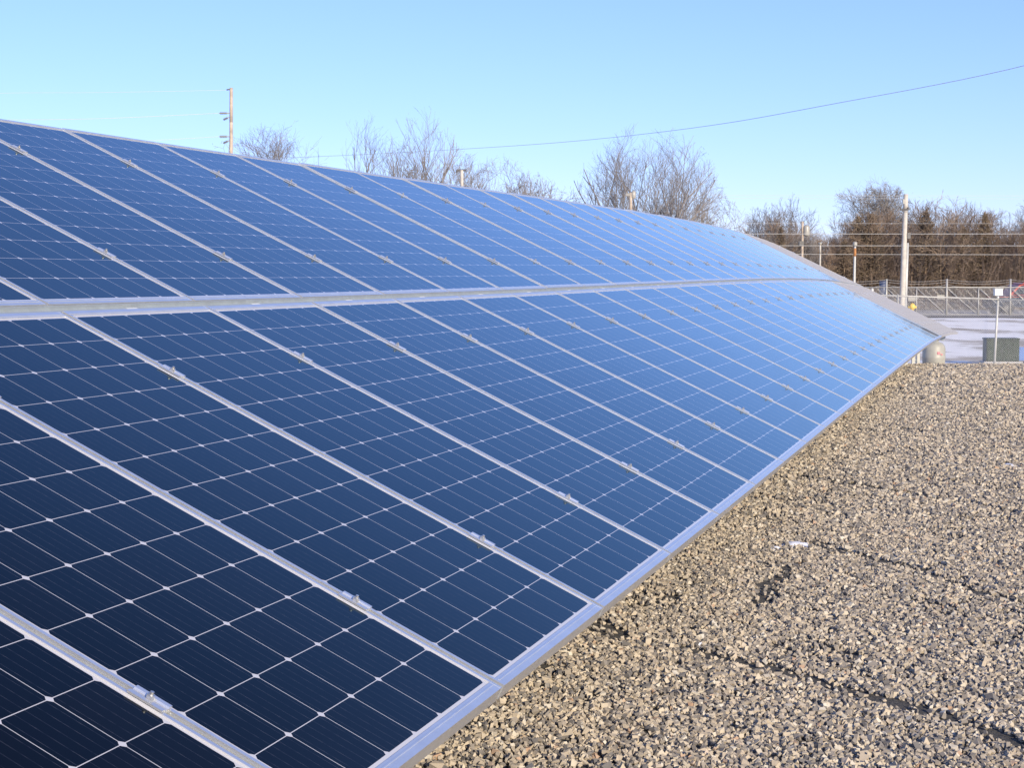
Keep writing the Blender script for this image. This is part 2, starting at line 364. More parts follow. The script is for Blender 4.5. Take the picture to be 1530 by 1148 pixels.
# ---------------------------------------------------------------- racks
def rack(k0, k1, label, posts):
    o0, X0, Y0, Z0 = seam_frame(k0)
    fo = Vector((B[k0].x, B[k0].y, gh(B[k0].x, B[k0].y)))
    root = empty("panel_rack", fo); tag(root, label, "rack", "racks carrying the solar panels")
    inv = Matrix.Translation(-fo)
    def put(mb, name, mat, parent=root, bev=0):
        mb.v = [tuple(Vector(p) - fo) for p in mb.v]
        o = mb.build(name, mat, parent)
        return o
    ks = list(range(k0, k1 + 1))
    # channel between the two rows
    m = MB(); fr = [seam_frame(k) for k in ks]
    def along(v, w): return [(o + Y * v + Z * w, Y, Z) for o, X, Y, Z in fr]
    h = GAP / 2 - 0.003
    m.sweep(along(PL + GAP / 2, 0), [(-h, -0.016), (h, -0.016), (h, -0.075), (-h, -0.075)])
    m.sweep(along(PL + GAP / 2, 0), [(-h, -0.004), (-h + 0.004, -0.004), (-h + 0.004, -0.0159), (-h, -0.0159)])
    m.sweep(along(PL + GAP / 2, 0), [(h - 0.004, -0.004), (h, -0.004), (h, -0.0159), (h - 0.004, -0.0159)])
    put(m, "middle_channel", M['galv'])
    # purlins under the clamps
    for v in (C1 * PL, C2 * PL, PL + GAP + C1 * PL, PL + GAP + C2 * PL):
        m = MB(); m.sweep(along(v, 0), [(-0.03, -0.0412), (0.03, -0.0412), (0.03, -0.16), (-0.03, -0.16)]); put(m, "purlin", M['galv'])
    for k in ks:
        o, X, Y, Z = seam_frame(k)
        m = MB()
        for a, b in ((0.004, PL - 0.004), (PL + GAP + 0.004, 2 * PL + GAP - 0.004)):
            m.sweep([(o + Y * a, X, Z), (o + Y * b, X, Z)], [(-0.0075, -0.013), (0.0075, -0.013), (0.0075, -0.0385), (-0.0075, -0.0385)])
            m.sweep([(o + Y * a, X, Z), (o + Y * b, X, Z)], [(-0.0022, -0.009), (0.0022, -0.009), (0.0022, -0.0129), (-0.0022, -0.0129)])
        put(m, "seam_rail", M['galv'])
        for v in (C1 * PL, C2 * PL, PL + GAP + C1 * PL, PL + GAP + C2 * PL):
            c = o + Y * v
            def P(x, y, z): return c + X * x + Y * y + Z * z
            m = MB()
            # clamp: a channel-shaped cap with flanges over both frames
            prof = [(-0.020, 0.0012), (-0.020, 0.0052), (-0.0085, 0.0052), (-0.0065, 0.0015), (0.0065, 0.0015), (0.0085, 0.0052), (0.020, 0.0052), (0.020, 0.0012), (0.009, 0.0012), (0.008, -0.006), (-0.008, -0.006), (-0.009, 0.0012)]
            m.sweep([(P(0, -0.040, 0), X, Z), (P(0, 0.040, 0), X, Z)], prof)
            cl = put(m, "panel_clamp", M['alu'])
            m = MB(); m.tube(P(0, 0, 0.0015), P(0, 0, 0.0125), 0.0085, 0.0085, 6); m.tube(P(0, 0, 0.0125), P(0, 0, 0.0185), 0.0045, 0.004, 8)
            put(m, "bolt", M['bolt'], cl)
    for i in range(k0, k1):
        c = (B[i] + B[i+1]) / 2; o, X, Y, Z = seam_frame(i)
        cc = o + X * 0.52 + Y * (PL + GAP / 2)
        m = MB(); m.sweep([(cc - X * 0.035, Y, Z), (cc + X * 0.035, Y, Z)], [(-0.010, -0.0152), (0.010, -0.0152), (0.010, -0.0142), (-0.010, -0.0142)])
        put(m, "sticker", M['sticker'])
    for k in posts:
        deep = 0.95 if k < 17 else (0.26 if k < 22.5 else 1.6)
        kk = int(math.floor(k)); t = k - kk
        for v, wd in ((deep, 0.042), (3.55, 0.06)):
            top = (B[kk].lerp(B[kk+1], t)) + (U[kk].lerp(U[kk+1], t)) * v
            o, X, Y, Z = seam_frame(kk)
            top = top - Z * 0.12; g = gh(top.x, top.y) - 0.25
            m = MB(); a = wd / 2
            for (x0, x1, y0, y1) in ((-a, a, -a, -a + 0.006), (-a, -a + 0.006, -a + 0.0061, a), (a - 0.006, a, -a + 0.0061, a)):
                m.box(top.x + x0, top.x + x1, top.y + y0, top.y + y1, g, top.z)
            put(m, "post", M['post'])
        # sloping girder on the posts
        a = (B[kk].lerp(B[kk+1], t)) + U[kk] * 0.12 - seam_frame(kk)[3] * 0.2; b = a + U[kk] * 3.8
        o, X, Y, Z = seam_frame(kk)
        m = MB(); m.sweep([(a, X, Z), (b, X, Z)], [(-0.025, 0.04), (0.025, 0.04), (0.025, -0.05), (-0.025, -0.05)]); put(m, "girder", M['galv'])
        g0 = a + U[kk] * 3.2; g1 = Vector((a + U[kk] * 0.35).to_tuple()); g1.z = gh(g1.x, g1.y) + 0.25
        m = MB(); m.tube(g0, g1, 0.02, 0.02, 6); put(m, "brace", M['galv'])
    return root
rack(-4, SPLIT, "long galvanised rack with clamps and middle channel under the near stretch of panels", [-3.5, -0.5, 2.5, 5.5, 8.5, 11.5, 14.5, 18.5, 20.2, 21.5])
rack(SPLIT + 1, HI, "short galvanised rack carrying the grey-looking panels at the far end", [25.5, 28.0])
# ---------------------------------------------------------------- gravel stones (real geometry where the photograph resolves them)
def edge_x(y):
    ys = [B[k].y for k in range(-4, HI + 1)]; xs = [B[k].x for k in range(-4, HI + 1)]
    return np.interp(y, ys, xs)
def stones(name, y0, y1, pitch, size, wl, wr, seed):
    g = np.random.default_rng(seed)
    ny = int((y1 - y0) / pitch); nx = int((wl + wr) / pitch)
    yy, xx = np.meshgrid(y0 + (np.arange(ny) + .5) * pitch, -wl + (np.arange(nx) + .5) * pitch, indexing='ij')
    yy = yy.ravel() + g.uniform(-.75, .75, yy.size) * pitch; xx = xx.ravel() + g.uniform(-.75, .75, xx.size) * pitch
    xx = xx + edge_x(yy)
    keep = np.ones(len(xx), bool)
    # thin cast-shadow lines imitated by leaving stones out over the dark bed
    def shadow_line(xa, ya, xb, yb, wid, seed2):
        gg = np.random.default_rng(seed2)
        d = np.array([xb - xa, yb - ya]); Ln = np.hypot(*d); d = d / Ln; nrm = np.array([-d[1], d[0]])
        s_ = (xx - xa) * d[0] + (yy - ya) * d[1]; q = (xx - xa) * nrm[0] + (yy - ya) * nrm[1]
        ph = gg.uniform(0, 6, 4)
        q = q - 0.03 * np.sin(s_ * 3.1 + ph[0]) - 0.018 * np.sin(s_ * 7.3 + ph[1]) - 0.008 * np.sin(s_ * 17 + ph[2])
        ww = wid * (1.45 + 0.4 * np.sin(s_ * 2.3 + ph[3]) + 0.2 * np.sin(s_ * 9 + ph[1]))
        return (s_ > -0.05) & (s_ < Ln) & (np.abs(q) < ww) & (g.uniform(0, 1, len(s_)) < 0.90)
    for f in SHADOW_LINES: keep &= ~shadow_line(*f)
    # loose bare spots
    n1 = np.sin(xx * 5.1 + 2 * np.sin(yy * 2.3)) + np.sin(yy * 4.3 + 1.7 * np.sin(xx * 3.9)) + np.sin(xx * 11 + yy * 7) * .6
    n2 = np.sin(xx * 23 + 3 * np.sin(yy * 9)) + np.sin(yy * 19 + 2.5 * np.sin(xx * 14))
    keep &= ~((n1 > 1.45) & (g.uniform(0, 1, len(xx)) < 0.6)); keep &= ~((n2 > 1.25) & (g.uniform(0, 1, len(xx)) < 0.6))
    xx, yy = xx[keep], yy[keep]; n = len(xx)
    zz = gz(xx, yy) + CZ + g.uniform(-0.45, 0.6, n) * size
    c = np.array([[-1,-1,-1],[1,-1,-1],[1,1,-1],[-1,1,-1],[-1,-1,1],[1,-1,1],[1,1,1],[-1,1,1]], float)
    V = c[None] * (1 + g.uniform(-.42, .42, (n, 8, 3)))
    V[:, 4:, :2] *= g.uniform(.45, .9, (n, 1, 1))
    sz = size * np.exp(g.normal(0, .22, n)); asp = np.stack([g.uniform(.75, 1.3, n), g.uniform(.6, 1.05, n), g.uniform(.5, .95, n)], 1)
    V = V * (sz[:, None] * asp * 0.5)[:, None, :]
    # random rotations
    q = g.normal(0, 1, (n, 4)); q[:, 0] += 0.6; q /= np.linalg.norm(q, axis=1)[:, None]; a, b, cc, d = q.T
    Rm = np.stack([1-2*(cc*cc+d*d), 2*(b*cc-a*d), 2*(b*d+a*cc), 2*(b*cc+a*d), 1-2*(b*b+d*d), 2*(cc*d-a*b), 2*(b*d-a*cc), 2*(cc*d+a*b), 1-2*(b*b+cc*cc)], 1).reshape(n, 3, 3)
    V = np.einsum('nij,nkj->nki', Rm, V) + np.stack([xx, yy, zz], 1)[:, None, :]
    T = np.array([[0,2,1],[0,3,2],[4,5,6],[4,6,7],[0,1,5],[0,5,4],[1,2,6],[1,6,5],[2,3,7],[2,7,6],[3,0,4],[3,4,7]])
    F = (T[None] + 8 * np.arange(n)[:, None, None]).reshape(-1, 3)
    me = bpy.data.meshes.new(name); nv = n * 8; nf = len(F)
    me.vertices.add(nv); me.vertices.foreach_set("co", V.reshape(-1).astype(np.float32))
    me.loops.add(nf * 3); me.loops.foreach_set("vertex_index", F.reshape(-1).astype(np.int32))
    me.polygons.add(nf); me.polygons.foreach_set("loop_start", (np.arange(nf) * 3).astype(np.int32))
    me.update(calc_edges=True); me.shade_flat(); me.materials.append(M['stone'])
    at = me.attributes.new("tint", 'FLOAT', 'POINT'); at.data.foreach_set("value", np.repeat(g.uniform(0, 1, n), 8).astype(np.float32))
    return tag(link(bpy.data.objects.new(name, me)), "crushed grey and tan gravel stones covering the ground beside the panels", "gravel", kind='stuff')
def px(x, y, dep=None, z=None):
    """photo pixel -> point (relative pixel grid of the survey) at a depth, or on the gravel"""
    ca, sa = math.cos(PITCH), math.sin(PITCH)
    u, v = (x - 765) / 2503.0, (574 - y) / 2503.0
    d = Vector((u, ca + v * sa, v * ca - sa))
    if dep is None:
        t = 3.0
        while t < 400:
            p = d * t
            if p.z <= gz(p.x, p.y): break
            t += 0.02
    else: t = dep / d.y
    return d * t + Vector((0, 0, CZ))
SHADOW_LINES = []  # courses of the shadow lines drawn by missing stones
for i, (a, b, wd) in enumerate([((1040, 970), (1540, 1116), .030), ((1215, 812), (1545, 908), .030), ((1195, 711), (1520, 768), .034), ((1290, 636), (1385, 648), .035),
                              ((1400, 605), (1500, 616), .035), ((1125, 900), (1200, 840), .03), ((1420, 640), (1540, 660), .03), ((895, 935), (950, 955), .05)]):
    p, q = px(*a), px(*b); SHADOW_LINES.append((p.x, p.y, q.x, q.y, wd, 50 + i))
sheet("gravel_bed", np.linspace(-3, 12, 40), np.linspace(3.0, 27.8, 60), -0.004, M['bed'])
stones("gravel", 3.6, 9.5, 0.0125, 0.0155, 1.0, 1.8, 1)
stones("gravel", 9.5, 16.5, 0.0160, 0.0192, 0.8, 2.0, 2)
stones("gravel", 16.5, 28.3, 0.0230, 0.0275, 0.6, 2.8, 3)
# small remnants of snow lying on the gravel
def snow_patch(x, y, w, d, h, label):
    p = px(x, y); g = np.random.default_rng(int(x)); m = MB(); n = 14; P = [(p.x, p.y, p.z + h)]; F = []
    for ring, rr in ((0.55, .75), (1.0, -0.1)):
        for k in range(n):
            t = 2 * math.pi * k / n; r = ring * (0.35 + 0.95 * g.uniform())
            P.append((p.x + w * r * math.cos(t), p.y + d * r * math.sin(t), p.z + h * rr))
    for k in range(n):
        F.append((0, 1 + k, 1 + (k+1) % n)); F.append((1 + k, 1 + n + k, 1 + n + (k+1) % n, 1 + (k+1) % n))
    m.poly(P, F); o = m.build("snow_patch", M['pilesnow'], None, True); tag(o, label, "snow", "leftover snow on the gravel")
snow_patch(1186, 816, .11, .13, .022, "largest white scrap of snow on the gravel, mid distance")
snow_patch(1158, 822, .05, .06, .020, "thin white scrap of snow just left of the largest one on the gravel")
snow_patch(1046, 966, .018, .03, .016, "tiny white fleck of snow near the panels' lower edge")
snow_patch(1508, 697, .07, .10, .02, "small white scrap of snow near the right edge of the gravel")
# ---------------------------------------------------------------- fences
def ground_at(x, y): return gh(x, y)
def chain_mesh(p0, p1, z0a, z1a, z0b, z1b, pitch, r):
    """woven diagonal wires between two ends; heights vary linearly"""
    m = MB(); Ln = (Vector((p1[0], p1[1], 0)) - Vector((p0[0], p0[1], 0))).length
    def at(s, h):
        t = s / Ln; zb = z0a + (z0b - z0a) * t; zt = z1a + (z1b - z1a) * t
        return Vector((p0[0] + (p1[0] - p0[0]) * t, p0[1] + (p1[1] - p0[1]) * t, zb + (zt - zb) * h))
    H = z1a - z0a; n = int((Ln + H) / pitch)
    for k in range(n):
        s = k * pitch - H
        for sgn in (1, -1):
            a, b, ha, hb = s, s + H, 0.0, 1.0
            if a < 0: ha = -a / H; a = 0
            if b > Ln: hb = (Ln - s) / H; b = Ln
            if hb <= ha: continue
            if sgn < 0: ha, hb = 1 - ha, 1 - hb
            pa, pb = at(a, ha), at(b, hb)
            off = Vector((0, 0.004 * sgn, 0))
            m.tube(pa + off, pb + off, r, r, 3, False)
    return m
# near fence, one long chain link run
pA = px(1190, 437.2, 51.5); pP = px(1492, 447.2, 51.0); pB = px(1800, 458, 51.5)
def near_pt(t): return pA.lerp(pB, t)
fo = Vector((pP.x, pP.y, ground_at(pP.x, pP.y)))
root = empty("chain_link_fence", fo); tag(root, "near grey chain link fence standing in the snow just past the gravel", "fence")
def putf(m, name, mat, root, fo, smooth=False):
    m.v = [tuple(Vector(p) - fo) for p in m.v]; return m.build(name, mat, root, smooth)
m = MB(); m.tube(pA, pP, 0.024, 0.024, 8); m.tube(pP, pB, 0.024, 0.024, 8); putf(m, "top_rail", M['fence'], root, fo, True)
L_ = (pB - pA).length
for dx in (-6.1, -3.05, 0.0, 3.05, 6.1):
    base = pP + (pB - pA).normalized() * dx
    t = Vector((base.x, base.y, 0)); g = ground_at(base.x, base.y) - 0.1
    zt = pA.z + (pB.z - pA.z) * ((base.x - pA.x) / (pB.x - pA.x))
    lean = -0.08 if dx == 0 else 0
    m = MB(); m.tube((base.x + lean, base.y + .06, g), (base.x, base.y + .06, zt + 0.05), 0.036 if dx == 0 else 0.028, n=8); ob = putf(m, "post", M['post'] if dx == 0 else M['fence'], root, fo, True)
    if dx == 0:
        ob["label"] = "bright thicker post carrying a small white box"
m = chain_mesh((pA.x, pA.y - .03), (pB.x, pB.y - .03), ground_at(0, 51) + .02, pA.z, ground_at(0, 51) + .02, pB.z, 0.0715, 0.0026)
putf(m, "wire_mesh", M['mesh'], root, fo)
m = MB(); m.box(-0.12, 0.12, -0.09, 0.09, 0.06, 0.26); m.box(-0.14, 0.14, -0.11, 0.11, 0.26, 0.28); m.tube((0, 0, -0.02), (0, 0, 0.06), 0.03, n=8)
o = m.build("sensor_box", M['sticker']); o.location = (pP.x, pP.y + .06, pP.z + 0.05); bevel(o, .012)
tag(o, "small white box sitting on top of the bright near fence post", "box")
# far fence: braced panels with tall posts
def far_fence():
    D = 143.0
    def q(x, y): return px(x, y, D)
    xs = [1234, 1279, 1324, 1369, 1414, 1461.5, 1509, 1555, 1601]
    c = q(1414, 472); fo = Vector((c.x, c.y, ground_at(c.x, c.y)))
    root = empty("chain_link_fence", fo); tag(root, "far tall fence with diagonal braces and barbed wire, in front of the wood", "fence")
    zt = q(1414, 429.5).z
    m = MB(); m.tube(q(1234, 429.5), q(1601, 429.5), 0.045, 0.045, 6); putf(m, "top_rail", M['fence'], root, fo, True)
    m = MB(); m.tube(q(1234, 470), q(1601, 470), 0.03, 0.03, 6); putf(m, "bottom_rail", M['fence'], root, fo, True)
    tops = []
    for i, x in enumerate(xs):
        p = q(x, 472); g = ground_at(p.x, p.y)
        big = i % 2 == 0
        m = MB(); m.tube((p.x, p.y, g - .1), (p.x, p.y, (zt + (0.72 if big else 0.02))), 0.085 if big else 0.06, n=8); putf(m, "post", M['fence'], root, fo, True)
        if i < len(xs) - 1:
            e = q(xs[i+1] - 4, 471); m = MB(); m.tube((p.x, p.y - .05, zt - .08), (e.x, e.y - .05, g + .25), 0.045, n=6); putf(m, "brace", M['fence'], root, fo, True)
        if big: tops.append(p)
    for dz, nm in ((0.25, 0), (0.45, 0), (0.65, 0)):
        m = MB()
        for a, b in zip(tops[:-1], tops[1:]):
            pts = [Vector((a.x + (b.x - a.x) * t, a.y, zt + dz - 0.35 * 4 * t * (1 - t) * (0.5 if dz > .3 else 1))) for t in np.linspace(0, 1, 9)]
            m.path(pts, 0.012, 3)
        putf(m, "barbed_wire", M['mesh'], root, fo)
    a, b = q(1234, 472), q(1601, 472); gg = ground_at(a.x, a.y)
    m = chain_mesh((a.x, a.y + .06), (b.x, b.y + .06), gg + .03, zt, gg + .03, zt, 0.11, 0.006); putf(m, "wire_mesh", M['mesh'], root, fo)
    for x, y, lab in ((1362, 447, "pale rectangular sign on the far fence, beside the thick pole"), (1405, 444, "pale rectangular sign on the far fence, left of its middle post")):
        p = q(x, y); m = MB(); m.box(-.32, .32, -.015, .015, -.18, .18); o = m.build("fence_sign", M['insul']); o.location = (p.x, p.y - .12, p.z)
        bevel(o, .004); tag(o, lab, "sign", "signs on the far fence")
far_fence()
p = px(1303, 437, 120); g = ground_at(p.x, p.y)
m = MB(); m.tube((0, 0, 0), (0, 0, p.z - g), .09, n=10); m.lathe([(.12, 0), (.13, .12), (.10, .28), (.02, .32)], 12, (0, 0, p.z - g))
o = m.build("bollard", M['post'], None, True); o.location = (p.x, p.y, g); tag(o, "white capped short post just past the array, left of the thick pole", "bollard")
# green cabinet with a concrete pad
p = px(1495.5, 545, 53.5); g = ground_at(p.x, p.y)
root = empty("utility_cabinet", (p.x, p.y, g)); root.rotation_euler.z = R(-6); tag(root, "dark green utility cabinet standing in the snow behind the near fence", "cabinet")
m = MB(); m.box(-.60, .60, -.42, .42, -.05, .06); bevel(m.build("plinth", M['concrete'], root), .01)
m = MB(); m.box(-.52, .50, -.36, .36, .062, .74); m.box(-.535, .515, -.375, .375, .742, .80); bevel(m.build("housing", M['green'], root), .02, 3)
m = MB(); m.box(-.50, -.012, -.374, -.3605, .09, .71); m.box(.0, .48, -.374, -.3605, .09, .71); bevel(m.build("door", M['green'], root), .004)
m = MB(); m.box(-.035, -.02, -.39, -.3745, .35, .48); m.build("handle", M['darksteel'], root)
# blue crate at the right edge
p = px(1532, 541, 55); g = ground_at(p.x, p.y)
m = MB(); m.box(-.32, .32, -.25, .25, 0, .05)
for a in ((-.32, -.28, -.25, .25), (.28, .32, -.25, .25), (-.2799, .2799, -.25, -.21), (-.2799, .2799, .21, .25)): m.box(a[0], a[1], a[2], a[3], .0501, .42)
m.box(-.34, .34, -.27, -.2501, .38, .44)
o = m.build("crate", M['brightblue']); o.location = (p.x, p.y, g + 0.02); bevel(o, .006); tag(o, "bright blue open crate in the snow right of the green cabinet", "crate")
# cream tank under and past the end of the array
p = px(1395, 545, 50); g = ground_at(p.x, p.y)
root = empty("storage_tank", (p.x, p.y, g)); tag(root, "cream rounded tank standing in the snow past the array's far corner", "tank")
m = MB(); m.lathe([(.30, .10), (.33, .14), (.335, .30), (.345, .32), (.335, .34), (.335, .56), (.32, .66), (.25, .75), (.14, .79), (.13, .83), (.02, .835)], 28)
m.build("shell", M['cream'], root, True)
m = MB(); m.lathe([(.15, .836), (.15, .86), (.12, .875), (.01, .88)], 16); m.build("lid", M['darksteel'], root, True)
m = MB(); m.box(.02, .10, -.352, -.331, .42, .50); m.box(.13, .18, -.33, -.31, .40, .44); m.build("marking", M['pinkmark'], root)
root = empty("pallet", (p.x, p.y, g)); tag(root, "bleached timber pallet under the cream tank", "pallet")
m = MB()
for k in range(5): m.box(-.46, .46, -.45 + k * .19, -.33 + k * .19, .062, .09)
m.build("deck", M['timber'], root)
m = MB()
for x in (-.43, -.05, .33): m.box(x, x + .1, -.45, .43, -.03, .0615)
m.build("bearer", M['timber'], root)
# timber and pipe offcuts beside it
p2 = px(1405, 543.5, 48.8); g2 = ground_at(p2.x, p2.y)
m = MB(); m.tube((-.45, 0, .05), (.32, .1, .07), .05, n=8); m.tube((-.38, -.12, .05), (.36, -.04, .05), .045, n=8); o = m.build("pipe_offcuts", M['post'], None, True); o.location = (p2.x - .2, p2.y, g2); tag(o, "pale pipes lying on the ground in front of the cream tank", "pipes")
m = MB(); m.box(-.28, .28, -.06, .06, 0, .10); m.box(-.2, .22, -.05, .07, .1005, .16); o = m.build("timber_blocks", M['rust']); o.location = (p2.x + .2, p2.y - .2, g2 + .03); o.rotation_euler.z = R(8); bevel(o, .01); tag(o, "rusty brown blocks lying at the foot of the cream tank", "blocks")
# yellow hydrant, dark blue cabinet behind the far fence
p = px(1363, 462, 118); g = ground_at(p.x, p.y); h = p.z - g + .1
m = MB(); m.lathe([(.16, 0), (.16, .08), (.11, .10), (.11, h - .1), (.2, h - .08), (.22, h + .16), (.12, h + .28), (.03, h + .32)], 14); m.tube((-.3, 0, h + .04), (.3, 0, h + .04), .08, n=10)
o = m.build("hydrant", M['yellow'], None, True); o.location = (p.x, p.y, g); tag(o, "yellow hydrant top showing beside the foot of the thick pole", "hydrant")
p = px(1319, 440, 148); g = ground_at(p.x, p.y); hh = px(1319, 420, 148).z - g
root = empty("storage_drum", (p.x, p.y, g)); tag(root, "dark blue upright container behind the far fence, left of the thick pole", "container")
m = MB(); m.lathe([(.30, 0), (.31, hh*.3), (.325, hh*.32), (.31, hh*.34), (.31, hh*.64), (.325, hh*.66), (.31, hh*.68), (.30, hh - .02), (.27, hh)], 18); m.build("drum_body", M['bluepaint'], root, True)
m = MB(); m.lathe([(.10, hh + .001), (.10, hh + .06), (.02, hh + .07)], 10, (.08, 0, 0)); m.build("cap", M['darksteel'], root, True)
# red truck behind the far fence at the right edge
def truck():
    p = px(1534, 478, 150); g = ground_at(p.x, p.y); root = empty("parked_truck", (p.x, p.y, g)); tag(root, "red and dark truck parked behind the far fence at the right edge", "truck")
    root.rotation_euler.z = R(4)
    s = 1.55
    def side(prof, y0, y1, name, mat, par=root):
        m = MB(); n = len(prof); P = [(x*s, y0*s, z*s) for x, z in prof] + [(x*s, y1*s, z*s) for x, z in prof]
        F = [tuple(range(n)), tuple(range(2*n - 1, n - 1, -1))] + [(k, n + k, n + (k+1) % n, (k+1) % n) for k in range(n)]
        m.poly(P, F); return bevel(m.build(name, mat, par), .03, 3)
    side([(-2.35,.42),(-2.3,.95),(-1.45,1.08),(-.85,1.12),(1.0,1.12),(2.3,1.12),(2.35,.42)], -.92, .92, "body", M['glassdark'])
    side([(-1.4,1.09),(-.75,1.74),(.75,1.76),(1.0,1.13)], -.82, .82, "cab", M['red'])
    side([(-.62,1.76),(-.5,1.84),(.6,1.84),(.7,1.76)], -.78, .78, "roof_panel", M['red'])
    for y in (-.835, .835):
        a, b = sorted((y, y - .012 if y < 0 else y + .012))
        side([(-1.15,1.16),(-.68,1.66),(-.08,1.67),(-.08,1.16)], a, b, "side_window", M['glassdark']); side([(.0,1.16),(.0,1.67),(.66,1.67),(.84,1.16)], a, b, "side_window", M['glassdark'])
        b2 = side([(-2.0,1.0),(-2.0,1.03),(1.9,1.05),(1.9,1.02)], (-.94 if y < 0 else .925), (-.925 if y < 0 else .94), "trim", M['red'])
    for x in (-1.5, 1.5):
        for y in (-.88, .88):
            m = MB(); m.tube((x*s, (y - .1)*s, .38*s), (x*s, (y + .1)*s, .38*s), .38*s, n=22); t = m.build("wheel", M['tyre'], root); bevel(t, .03)
            m = MB(); m.tube((x*s, (y - .11)*s, .38*s), (x*s, (y + .11)*s, .38*s), .21*s, n=14); m.build("rim", M['darksteel'], t)
    for y in (-.6, .6):
        m = MB(); m.box(-2.37*s, -2.335*s, (y-.18)*s, (y+.18)*s, .72*s, .88*s); m.build("headlight", M['glassdark'], root)
truck()
# ---------------------------------------------------------------- poles and power lines
def pole(x, ytop, dep, wpx, mat, label, lean=0.0, extra=None, base_add=0):
    t = px(x, ytop, dep); g = ground_at(t.x, t.y); H = t.z - g; r = wpx / 2503 * dep / 2
    root = empty("utility_pole", (t.x - lean * H, t.y, g)); tag(root, label, "utility pole", "poles standing beyond the array")
    m = MB(); n = 7
    for k in range(n):
        a, b = k / n, (k + 1) / n
        m.tube((lean * H * a, 0, H * a - (.3 if k == 0 else 0)), (lean * H * b, 0, H * b), r * (1.12 - .3 * a), r * (1.12 - .3 * b), 12, k in (0, n - 1))
    m.build("shaft", mat, root, True)
    def loc(yy, dxp=0):
        z = px(x, yy, dep).z - g; return Vector((lean * z + dxp / 2503 * dep, 0, z))
    if extra: extra(root, loc, r, dep / 2503)
    return root
def ex_insul_left(root, loc, r, u):
    # stacked post insulators on the left side of a tall pole
    for y in (169, 204):
        for dy, ln in ((0, 15), (6, 9)):
            a = loc(y + dy, -3); b = loc(y + dy + (0 if dy == 0 else 4), -3 - ln)
            m = MB(); m.tube(a, b, .035, .03, 6)
            for k in range(7):
                c0 = a.lerp(b, .25 + k * .1); c1 = a.lerp(b, .29 + k * .1); m.tube(c0, c1, .085, .07, 8)
            m.build("insulator", M['insul'], root)
    a, b = loc(133, 0), loc(134, -7); m = MB(); m.tube(a, b, .04, n=6); m.build("top_bracket", M['darksteel'], root)
def ex_main(root, loc, r, u):
    m = MB(); a, b = loc(363, 4.6), loc(480, 4.9); m.tube(a, b, .11, n=8); o = m.build("conduit", M['post'], root, True)
    m = MB(); a, b = loc(314, -9), loc(313, 4); m.tube(a + Vector((0, -.2, 0)), b + Vector((0, -.2, 0)), .06, n=6); m.build("crossarm", M['darksteel'], root)
    for d in (-8, -4, 3):
        m = MB(); c = loc(314, d) + Vector((0, -.2, 0)); m.lathe([(.03, 0), (.06, .05), (.04, .1), (.06, .14), (.02, .2)], 10, tuple(c)); m.build("insulator", M['darksteel'], root, True)
    m = MB(); c = loc(300, -4); m.box(c.x - .03, c.x + .1, -.16, .1, c.z - .2, c.z + .1); m.build("bracket", M['insul'], root)
    m = MB(); c = loc(350, 4); m.box(c.x - .02, c.x + .2, -.14, .1, c.z - .3, c.z + .1); m.build("bracket", M['darksteel'], root)
def ex_transformer(root, loc, r, u):
    c = loc(352, 6); m = MB(); m.lathe([(.05, -.1), (.28, 0), (.3, .1), (.3, .75), (.26, .85), (.08, .95)], 14, tuple(c)); m.build("transformer", M['insul'], root, True)
    c = loc(346, 5); m = MB(); m.tube(loc(350, 0), loc(344, 8), .06, n=6); m.build("bracket", M['insul'], root)
    m = MB(); c = loc(362, 0); m.box(c.x - .3, c.x + .1, -.3, .1, c.z - .3, c.z + .1); m.build("bracket", M['darksteel'], root)
def ex_cross(root, loc, r, u):
    m = MB(); a, b = loc(254.2, -7.5), loc(254.2, 7); m.tube(a, b, .06, n=6); m.tube(loc(254.5, -7), loc(258, -7.5), .06, n=6); m.build("crossarm", M['darksteel'], root)
def ex_lamp(root, loc, r, u):
    m = MB(); c = loc(366, 0); m.lathe([(.12, -.1), (.17, 0), (.15, .2), (.05, .25)], 12, tuple(c)); m.build("lamp_head", M['insul'], root, True)
    m = MB(); a, b = loc(371, 0), loc(383, 0); m.tube(a, b, r * 1.02, r * 1.08, 12); m.build("rusty_collar", M['rust'], root, True)
def ex_box(root, loc, r, u):
    m = MB(); a, b = loc(291, -7), loc(291, 7); m.tube(a, b, .1, n=6); m.build("crossarm", M['insul'], root)
    m = MB(); c = loc(295, 4); m.lathe([(.05, -.1), (.15, 0), (.15, .35), (.06, .42)], 12, tuple(c)); m.build("transformer", M['insul'], root, True)
def ex_cap(root, loc, r, u):
    m = MB(); c = loc(365, 0); m.lathe([(.16, -.05), (.18, .1), (.1, .2)], 10, tuple(c)); m.build("cap", M['insul'], root, True)
pole(345.5, 131, 100, 6.0, M['polewood'], "tall weathered pole with pairs of insulators on its left side, left of all trees", .012, ex_insul_left)
pole(1353.5, 290, 112, 8.0, M['polepale'], "thick pale grey pole in front of the wood, a conduit up its right side", .02, ex_main)
pole(1199, 331, 150, 4.2, M['polewood'], "slim pole with a pale transformer on its right side, behind the array", 0, ex_transformer)
pole(1225.5, 365, 165, 3.2, M['polepale'], "plain thin pole between the transformer pole and the rusty topped pole", 0, ex_cap)
pole(1277.5, 366, 125, 4.0, M['post'], "thin grey pole with rusty collar and small lamp head", .008, ex_lamp)
pole(690, 254, 95, 6.0, M['polepale'], "short pole top with a small crossarm, right of the twin stemmed tree", 0, ex_cross)
pole(942.5, 288, 104, 5.5, M['polewood'], "sunlit pole top with crossarm in front of the biggest bare tree", 0, ex_box)
